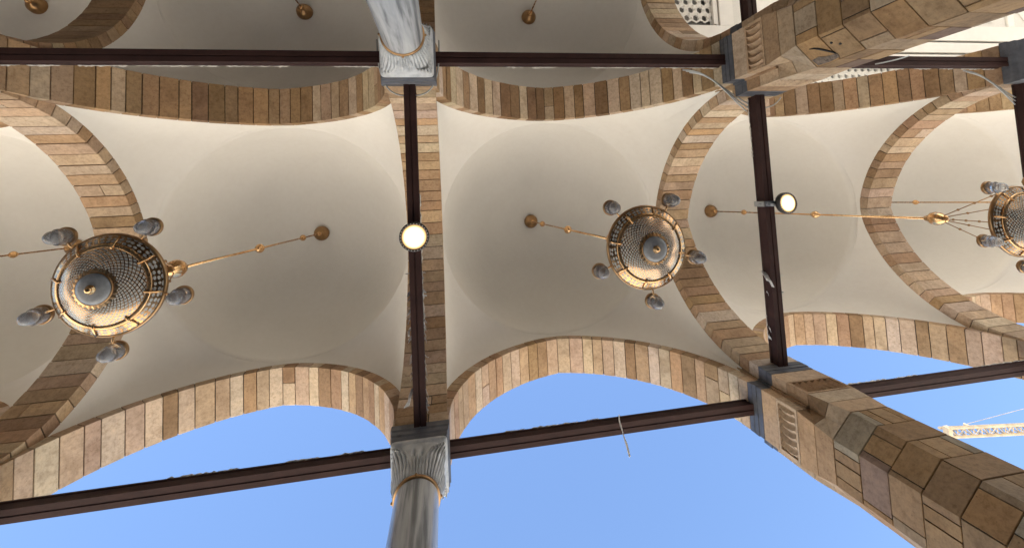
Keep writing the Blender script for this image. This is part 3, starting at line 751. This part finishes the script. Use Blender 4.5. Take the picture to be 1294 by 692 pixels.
# ------------------------------------------------------------------ chandeliers
def chandelier(cx, cy, apex, label, group='brass bowl chandeliers'):
    root = empty('chandelier', label, 'chandelier', (cx, cy, 4.97), group); RZ = 4.97
    H = lambda z: z - RZ
    lathe_obj('ceiling_cup', [(0, H(apex) - .26), (.035, H(apex) - .26), (.05, H(apex) - .22), (.11, H(apex) - .2), (.185, H(apex) - .12), (.205, H(apex) - .03), (.20, H(apex) + .03), (0, H(apex) + .03)], DBRASS, root, 28)
    lathe_obj('cup_finial', sphere_prof(.06), BRASS, root, 16, (0, 0, H(apex) - .26))
    tube_obj('hanging_rod', [(0, 0, H(apex) - .2), (0, 0, H(6.1))], .019, BRASS, root, 10)
    for z, r in ((10.8 * apex / 12.36, .075), (8.45, .085)):
        lathe_obj('rod_knot', [(0, -r * 1.3), (r * .45, -r * 1.15), (r * .5, -r * .85), (r * .85, -r * .5), (r, 0), (r * .85, r * .5), (r * .5, r * .85), (r * .45, r * 1.15), (0, r * 1.3)], BRASS, root, 16, (0, 0, H(z)))
    lathe_obj('crown_knob', [(0, H(5.86)), (.05, H(5.87)), (.07, H(5.91)), (.105, H(5.96)), (.12, H(6.03)), (.10, H(6.10)), (.06, H(6.14)), (.045, H(6.2)), (0, H(6.22))], BRASS, root, 20)
    nA = 5; A0 = R_(14)
    for k in range(nA):
        for dx in (-.22, .22):
            a_ = A0 + 2 * math.pi * k / nA + math.pi / 5 + dx
            p0 = Vector((.06 * math.cos(a_), .06 * math.sin(a_), H(5.9))); p1 = Vector((.50 * math.cos(a_), .50 * math.sin(a_), .01))
            if dx > 0: continue
            bm = bmesh.new(); add_tube(bm, [p0, p1], .0075, 6)
            for f in (.25, .52, .78):
                c = p0.lerp(p1, f); add_lathe(bm, sphere_prof(.02, 6), 8, c)
            bmobj('chain', bm, DBRASS, root, True)
    # bowl
    def band(name, prof, mat, par=root, n=72, uv=True):
        bm = bmesh.new(); ul = bm.loops.layers.uv.new('UVMap'); add_lathe(bm, prof, n, (0, 0, 0), ul); return bmobj(name, bm, mat, par, True)
    bowl = band('bowl', [(.398 - .205 * t, -.088 - .098 * (1 - (1 - t) ** 1.6)) for t in [i / 8 for i in range(9)]], LATT)
    band('pierced_band', [(.515 - .085 * t, -.018 - .052 * t) for t in [i / 4 for i in range(5)]], BAND)
    lathe_obj('rim', [(.50, .03), (.525, .034), (.538, .015), (.535, -.004), (.528, -.016), (.515, -.024), (.505, -.015), (.50, .03)], DBRASS, root, 72)
    lathe_obj('brass_hoop', [(.432, -.066), (.440, -.076), (.430, -.088), (.412, -.090), (.398, -.094), (.392, -.086), (.40, -.07), (.432, -.066)], BRASS, root, 72)
    lathe_obj('bowl_lid', [(.50, .028), (.35, .07), (.12, .10), (0, .10)], DBRASS, root, 48)
    # straps that divide the brass hoop
    for k in range(8):
        a_ = 2 * math.pi * k / 8 + .2; bm = bmesh.new()
        add_tube(bm, [(r * math.cos(a_), r * math.sin(a_), z) for r, z in ((.515, -.03), (.47, -.058), (.43, -.09), (.385, -.105))], .012, 6); bmobj('strap', bm, BRASS, root, True)
    # serrated collar round the disc
    bm = bmesh.new(); n = 48; ctr = []
    for k in range(n):
        a_ = 2 * math.pi * k / n; r = .235 if k % 2 == 0 else .205; ctr.append((a_, r))
    o_ = [bm.verts.new((r * math.cos(a_), r * math.sin(a_), -.176 - (.235 - r) * .2)) for a_, r in ctr]; i_ = [bm.verts.new((.15 * math.cos(a_), .15 * math.sin(a_), -.20)) for a_, r in ctr]
    t_ = [bm.verts.new((r * math.cos(a_), r * math.sin(a_), -.166)) for a_, r in ctr]
    for k in range(n):
        j = (k + 1) % n; bm.faces.new((o_[k], o_[j], i_[j], i_[k])); bm.faces.new((o_[k], t_[k], t_[j], o_[j]))
    bmobj('leaf_collar', bm, BRASS, root)
    dsc = lathe_obj('glass_disc', [(.155, -.19), (.158, -.205), (.15, -.222), (.11, -.236), (.05, -.243), (0, -.245)], DISC, root, 48)
    lathe_obj('disc_hoop', [(.150, -.186), (.164, -.19), (.168, -.204), (.160, -.214), (.150, -.204)], DBRASS, root, 48)
    lathe_obj('bottom_finial', [(.045, -.24), (.048, -.252), (.03, -.262), (.034, -.275), (.022, -.292), (0, -.298)], BRASS, root, 20)
    for k in range(nA):
        a_ = A0 + 2 * math.pi * k / nA; u = Vector((math.cos(a_), math.sin(a_), 0)); Z = Vector((0, 0, 1))
        lc = u * .685
        arm = tube_obj('lamp_arm', bez(u * .525 + Z * .0, u * .60 - Z * .035, u * .70 + Z * .02, lc + Z * .10, 10), .011, BRASS, root, 8)
        lp = lathe_obj('lamp_cap', [(0, .115), (.03, .11), (.045, .09), (.082, .075), (.098, .058), (.101, .035), (.096, .018), (.086, .018), (.086, .03)], DBRASS, root, 32, lc)
        lathe_obj('glass_shade', [(.083, .030), (.085, -.01), (.083, -.045), (.087, -.056), (.081, -.064), (.066, -.062), (.054, -.056)], GLASS, lp, 32, lc)
        lathe_obj('bulb', [(.044, -.02), (.054, -.05), (.066, -.08), (.070, -.108), (.064, -.14), (.047, -.166), (.024, -.18), (0, -.184)], GLASS, lp, 28, lc)
    return root
CLAB = {0: 'brass chandelier whose cup and rod show beyond the largest bowl',
        1: 'largest brass bowl chandelier with five glass lamps, hanging before the left cross arch',
        2: 'small brass bowl chandelier with five lamps below the cross arch between the piers',
        3: 'brass chandelier seen sideways with fanned chains past the bracketed lamp',
        4: 'brass chandelier with only a thin rod showing past the far cross arch'}
CYM = .690
for i in range(0, 5): chandelier(X0 + BX * i, CYM, 12.36, CLAB[i])
#
CUL = {0: 'inner aisle chandelier, brass cup beside the dark brown arch', 1: 'inner aisle chandelier, brass cup and rod in the dome over the plain brown arch', 2: 'inner aisle chandelier, brass cup and rod in the dome above the striped arch'}
for i in range(0, 3): chandelier(X0 + BX * i, -5.16, 11.22, CUL[i])

# ------------------------------------------------------------------ flood lamps
def flood(loc, nrm, R, label, beam_x, side):
    root = empty('flood_lamp', label, 'lamp', loc)
    q = Vector((0, 0, -1)).rotation_difference(Vector(nrm).normalized()).to_matrix().to_4x4()
    def part(name, prof, mat, n=40):
        bm = bmesh.new(); add_lathe(bm, prof, n); bmesh.ops.transform(bm, matrix=q, verts=bm.verts); return bmobj(name, bm, mat, root, True)
    part('housing', [(0, .13), (R * .45, .13), (R * .5, .10), (R * .95, .085), (R, .06), (R, .0), (R * .96, -.012), (R * .86, -.012), (R * .84, .004)], DARKMETAL)
    part('lens', [(R * .85, .0), (R * .6, -.008), (0, -.012)], lamp_mat(R * .85))
    bm = bmesh.new()
    for k in range(28):
        a_ = 2 * math.pi * k / 28; add_lathe(bm, sphere_prof(R * .035, 6), 8, (R * .91 * math.cos(a_), R * .91 * math.sin(a_), -.012))
    bmesh.ops.transform(bm, matrix=q, verts=bm.verts); bmobj('bezel_studs', bm, STEEL, root, True)
    return root
fl = flood((LINES[1] + .015, .475, 6.17), (0, .02, -1), .215, 'lit round lamp fixed under the narrow beam between the marble columns', 0, 0)
bm = bmesh.new(); add_box(bm, (-.05, -.05, .12), (.05, .05, .176)); bmobj('bracket', bm, STEEL, fl)
fl2 = flood((LINES[2] + .245, .285, 6.22), (.04, -.04, -1), .185, 'lit round lamp on a steel bracket beside the beam between the piers', 0, 0)
bm = bmesh.new(); bxo = LINES[2] - fl2.location.x
add_box(bm, (bxo - .115, -.045, .10), (bxo + .16, .045, .123)); add_box(bm, (bxo - .125, -.045, .10), (bxo - .1, .045, .33)); add_box(bm, (bxo + .1, -.04, .124), (bxo + .125, .04, .33)); add_box(bm, (bxo - .115, -.045, .318), (bxo + .115, .045, .34))
bmobj('bracket', bm, STEEL, fl2)
bm = bmesh.new(); add_tube(bm, [(bxo - .19, 0, .17), (bxo - .12, 0, .17)], .012, 8); add_tube(bm, [(bxo - .05, .0, .072), (bxo - .05, 0, .1)], .02, 8); add_tube(bm, [(bxo - .02, .02, .055), (bxo + .08, .02, .085)], .022, 8); bmobj('clamp_bolt', bm, STEEL, fl2)

# ------------------------------------------------------------------ white lattice ceiling of the inner aisle past the pier
def lattice_ceiling():
    z = 9.92; root = empty('lattice_ceiling', 'white moulded ceiling with star lattice panels beyond the upper pier', 'ceiling', (11.5, -5.0, z))
    def bx(name, x0, x1, y0, y1, z0, z1, mat, par=root):
        bm = bmesh.new(); add_box(bm, (x0 - 11.5, y0 + 5.0, z0 - z), (x1 - 11.5, y1 + 5.0, z1 - z)); return bmobj(name, bm, mat, par)
    x_lo, x_hi = 5.9, 24.0
    bx('backing', x_lo, x_hi, -8.1, -2.5, z + .42, z + .5, BACK)
    # lattice A and its frame
    def lattice(x0, x1, y0, y1, cell, zz, par):
        bm = bmesh.new(); th = .05; dx = cell * math.sqrt(3); dy = cell * 1.5; j = 0; y = y0 + cell * .6
        while y < y1 - cell * .5:
            x = x0 + cell * .9 + (dx / 2 if j % 2 else 0)
            while x < x1 - cell * .6:
                for (sc0, sc1) in ((1.0, .60),):
                    o_, i_, o2, i2 = [], [], [], []
                    for k in range(6):
                        a_ = math.pi / 3 * k + math.pi / 6
                        for lst, sc, zz_ in ((o_, sc0, zz), (i_, sc1, zz), (i2, sc1, zz + th)):
                            lst.append(bm.verts.new((x + cell * sc * math.cos(a_) - 11.5, y + cell * sc * math.sin(a_) + 5, zz_ - z)))
                    for k in range(6):
                        m_ = (k + 1) % 6; bm.faces.new((o_[k], o_[m_], i_[m_], i_[k])); bm.faces.new((i_[k], i_[m_], i2[m_], i2[k]))
                # star points proud of the plate
                for k in range(6):
                    a_ = math.pi / 3 * k; c = Vector((x + cell * .80 * math.cos(a_) - 11.5, y + cell * .80 * math.sin(a_) + 5, zz - z))
                    u = Vector((math.cos(a_), math.sin(a_), 0)); t = Vector((-u.y, u.x, 0))
                    v = [c + u * cell * .07, c - u * cell * .07 + t * cell * .3, c - u * cell * .07 - t * cell * .3, c - Vector((0, 0, .02))]
                    bv = [bm.verts.new(q) for q in v]
                    for f in ((0, 1, 3), (1, 2, 3), (2, 0, 3)): bm.faces.new([bv[q] for q in f])
                x += dx
            y += dy; j += 1
        return bmobj('lattice_panel', bm, WHITE, par)
    lattice(6.0, 7.56, -6.6, -4.48, .15, z + .10, root)
    bx('moulding', 7.40, 7.46, -8.1, -4.52, z + .02, z + .2, WHITE); bx('moulding', 7.48, 7.54, -8.1, -4.50, z + .04, z + .2, WHITE)
    bx('frame_board', 5.9, 8.0, -4.47, -3.2, z, z + .2, WHITE)
    bx('frame_board', 7.57, 7.98, -8.1, -4.475, z, z + .2, WHITE)
    bx('stipple_panel', 8.0, 8.7, -8.1, -3.2, z + .03, z + .2, STIPPLE)
    bx('frame_board', 8.72, 9.6, -8.1, -3.2, z, z + .2, WHITE)
    bx('frame_board', 9.65, 10.0, -8.1, -3.3, z - .03, z + .2, WHITE)
    # second lattice over the next bay and its boards
    lattice(9.9, 13.3, -3.35, -2.72, .13, z + .05, root)
    bx('frame_board', 10.05, x_hi, -3.72, -3.36, z, z + .2, WHITE)
    bx('frame_board', 10.05, x_hi, -4.10, -3.80, z + .01, z + .2, WHITE)
    bx('frame_board', 10.05, x_hi, -4.62, -4.17, z + .0, z + .2, WHITE)
    bx('frame_board', 13.2, x_hi, -3.35, -2.6, z + .02, z + .2, WHITE)
    # stippled panels with chamfered mouldings
    x = 10.2
    while x < x_hi - 2.3:
        bx('frame_board', x - .12, x + .12, -8.1, -4.63, z + .005, z + .2, WHITE)
        bx('stipple_panel', x + .13, x + 2.35, -8.1, -4.63, z + .06, z + .2, STIPPLE)
        bm = bmesh.new(); c = .4
        pts = [(x + .3, -8.0), (x + .3, -4.8 - c), (x + .3 + c, -4.8), (x + 2.2 - c, -4.8), (x + 2.2, -4.8 - c), (x + 2.2, -8.0)]
        add_tube(bm, [(a - 11.5, b + 5, .055) for a, b in pts], .03, 6); bmobj('moulding', bm, WHITE, root)
        x += 2.48
    return root
lattice_ceiling()
sp = empty('ceiling_spot', 'tiny round white spotlight on the lattice ceiling edge beside the dark arch', 'lamp', (7.12, -3.98, 9.92))
lathe_obj('spot_ring', [(.04, -.001), (.07, -.001), (.075, -.02), (.06, -.03), (.045, -.02)], WHITE, sp, 20); lathe_obj('spot_lens', [(.045, -.018), (0, -.02)], SPOT, sp, 20)

# ------------------------------------------------------------------ cables, film, small leftovers
def cable_bundle(label, runs):
    root = empty('cable_bundle', label, 'cable', runs[0][0])
    base = Vector(runs[0][0])
    for r in runs: tube_obj('cable', [Vector(p) - base for p in bez(*r, 14)], .012, CABLE, root, 7)
    return root
L2 = LINES[2]
cable_bundle('loose grey cables looping from black beam round the upper pier to the cross beam',
  [((L2 - 1.3 + .07 * k, ROW_U + .11 + .02 * k, 6.56 + .012 * k), (L2 - .80 + .05 * k, ROW_U + .10 + .03 * k, 6.56), (L2 - .70 + .05 * k, ROW_U + .45 + .07 * k, 6.48 - .03 * k), (L2 - .12 - .02 * k, ROW_U + .74 + .07 * k, 6.50)) for k in range(3)]
  + [((L2 + .12, ROW_U + .82, 6.5), (L2 + .3, ROW_U + .84, 6.42), (L2 + .42, ROW_U + .74, 6.44), (L2 + .52, ROW_U + .64, 6.47))])
L3 = LINES[3]
cable_bundle('grey cable bundle dropping from the short black beam to the far cross beam',
  [((L3 - 1.2 + .07 * k, ROW_U + .11 + .02 * k, 6.56), (L3 - .75 + .05 * k, ROW_U + .11 + .04 * k, 6.56), (L3 - .62 + .05 * k, ROW_U + .42 + .06 * k, 6.5 - .03 * k), (L3 - .11 - .02 * k, ROW_U + .68 + .07 * k, 6.48)) for k in range(3)])
L1 = LINES[1]
cable_bundle('thin cable hugging the slate block of the white marble column',
  [((L1 - .47, ROW_U - .30, 6.40), (L1 - .46, ROW_U + .25, 6.36), (L1 - .40, ROW_U + .56, 6.42), (L1 - .09, ROW_U + .57, 6.42)),
   ((L1 + .47, ROW_U - .30, 6.40), (L1 + .47, ROW_U + .25, 6.36), (L1 + .40, ROW_U + .56, 6.42), (L1 + .09, ROW_U + .57, 6.42))])
cable_bundle('wire hanging off the short black beam beside the pier', [((7.95, ROW_U + .06, 6.34), (8.3, ROW_U + .02, 6.22), (8.55, ROW_U - .05, 6.2), (8.75, ROW_U - .12, 6.36))])
def strip(label, pts, w0, seed, name='plastic_strip'):
    rg = random.Random(seed); bm = bmesh.new(); prev = None; base = Vector(pts[0])
    for i, p in enumerate(pts):
        p = Vector(p) - base; ww = w0 * rg.uniform(.5, 1.2); tw = rg.uniform(-.6, .6)
        d = Vector((math.cos(tw), math.sin(tw), 0)) * ww; nrm = Vector((-math.sin(tw), math.cos(tw), 0)) * .004
        row = [bm.verts.new(p - d + nrm), bm.verts.new(p + d + nrm), bm.verts.new(p + d - nrm), bm.verts.new(p - d - nrm)]
        if prev:
            for j in range(4): bm.faces.new((prev[j], prev[(j + 1) % 4], row[(j + 1) % 4], row[j]))
        else: bm.faces.new(row[::-1])
        prev = row
    bm.faces.new(prev); o = bmobj(name, bm, FILM); o.location = base; return tag(o, label, 'plastic strip')
strip('torn white plastic strip dangling from the maroon beam against the sky', [(2.62, 3.55, 6.56), (2.56, 3.54, 6.42), (2.52, 3.55, 6.28), (2.48, 3.55, 6.12), (2.435, 3.555, 5.95), (2.40, 3.55, 5.80), (2.36, 3.55, 5.66), (2.32, 3.55, 5.52)], .013, 3)
strip('shred of white film caught low on the lamp beam, courtyard end', [(L1 - .10, 2.75, 6.50), (L1 - .13, 2.78, 6.40), (L1 - .14, 2.82, 6.30), (L1 - .17, 2.86, 6.22)], .035, 8)
strip('shred of white film halfway along the lamp beam', [(L1 - .10, 1.85, 6.52), (L1 - .125, 1.88, 6.42), (L1 - .12, 1.92, 6.33)], .025, 9)
strip('grey film patch hanging beside the beam between the piers', [(L2 - .10, 1.45, 6.52), (L2 - .12, 1.52, 6.42), (L2 - .115, 1.60, 6.34), (L2 - .11, 1.68, 6.30)], .04, 12)

# ------------------------------------------------------------------ tower crane beyond the courtyard
def crane():
    a = Vector((68.6, 35.6, 50.0)); b = Vector((108.6, 39.4, 50.0)); d = (b - a).normalized(); n = Vector((-d.y, d.x, 0)); up = Vector((0, 0, 1))
    root = empty('tower_crane', 'pale yellow tower crane jib in the open sky beyond the lower pier', 'crane', (b.x, b.y, GZ)); base = root.location
    hw, hh = .62, 1.25; L = (b - a).length
    def bar(bm, p, q, r): add_tube(bm, [p - base, q - base], r, 6)
    for name, o in (('bottom_chord', n * hw), ('bottom_chord', -n * hw), ('top_chord', up * hh)):
        bm = bmesh.new(); bar(bm, a + o, b + o, .21); bmobj(name, bm, CRANE, root)
    bm = bmesh.new(); s = 0; k = 0
    while s < L - 1.4:
        p, q = a + d * s, a + d * (s + 1.4); m_ = a + d * (s + .7)
        for o in (n * hw, -n * hw): bar(bm, p + o, m_ + up * hh, .10); bar(bm, m_ + up * hh, q + o, .10)
        bar(bm, p - n * hw, p + n * hw, .055); bar(bm, p + n * hw * (1 if k % 2 else -1), q - n * hw * (1 if k % 2 else -1), .05); s += 1.4; k += 1
    bmobj('lacing', bm, CRANE, root)
    bm = bmesh.new(); add_box(bm, (-.35, -.7, -.35), (.35, .7, .35)); bmesh.ops.transform(bm, matrix=Matrix.Translation(a + up * .2 - base), verts=bm.verts); bmobj('jib_head', bm, CRANE, root)
    bm = bmesh.new(); t = a + d * 5.4 + up * hh; bar(bm, t, t + up * .7, .2); bar(bm, t + up * .6, b + up * 9 + n * -.2, .035); bmobj('pendant_tie', bm, CRANE, root)
    bm = bmesh.new()
    for sx in (-.9, .9):
        for sy in (-.9, .9): add_tube(bm, [(sx, sy, 0), (sx, sy, 62 + GZ)], .13, 6)
    z = 0
    while z < 58:
        for (p, q) in (((-.9, -.9), (.9, -.9)), ((.9, -.9), (.9, .9)), ((.9, .9), (-.9, .9)), ((-.9, .9), (-.9, -.9))): add_tube(bm, [(*p, z), (*q, z + 1.8)], .06, 5)
        z += 1.8
    bmobj('mast', bm, CRANE, root)
crane()
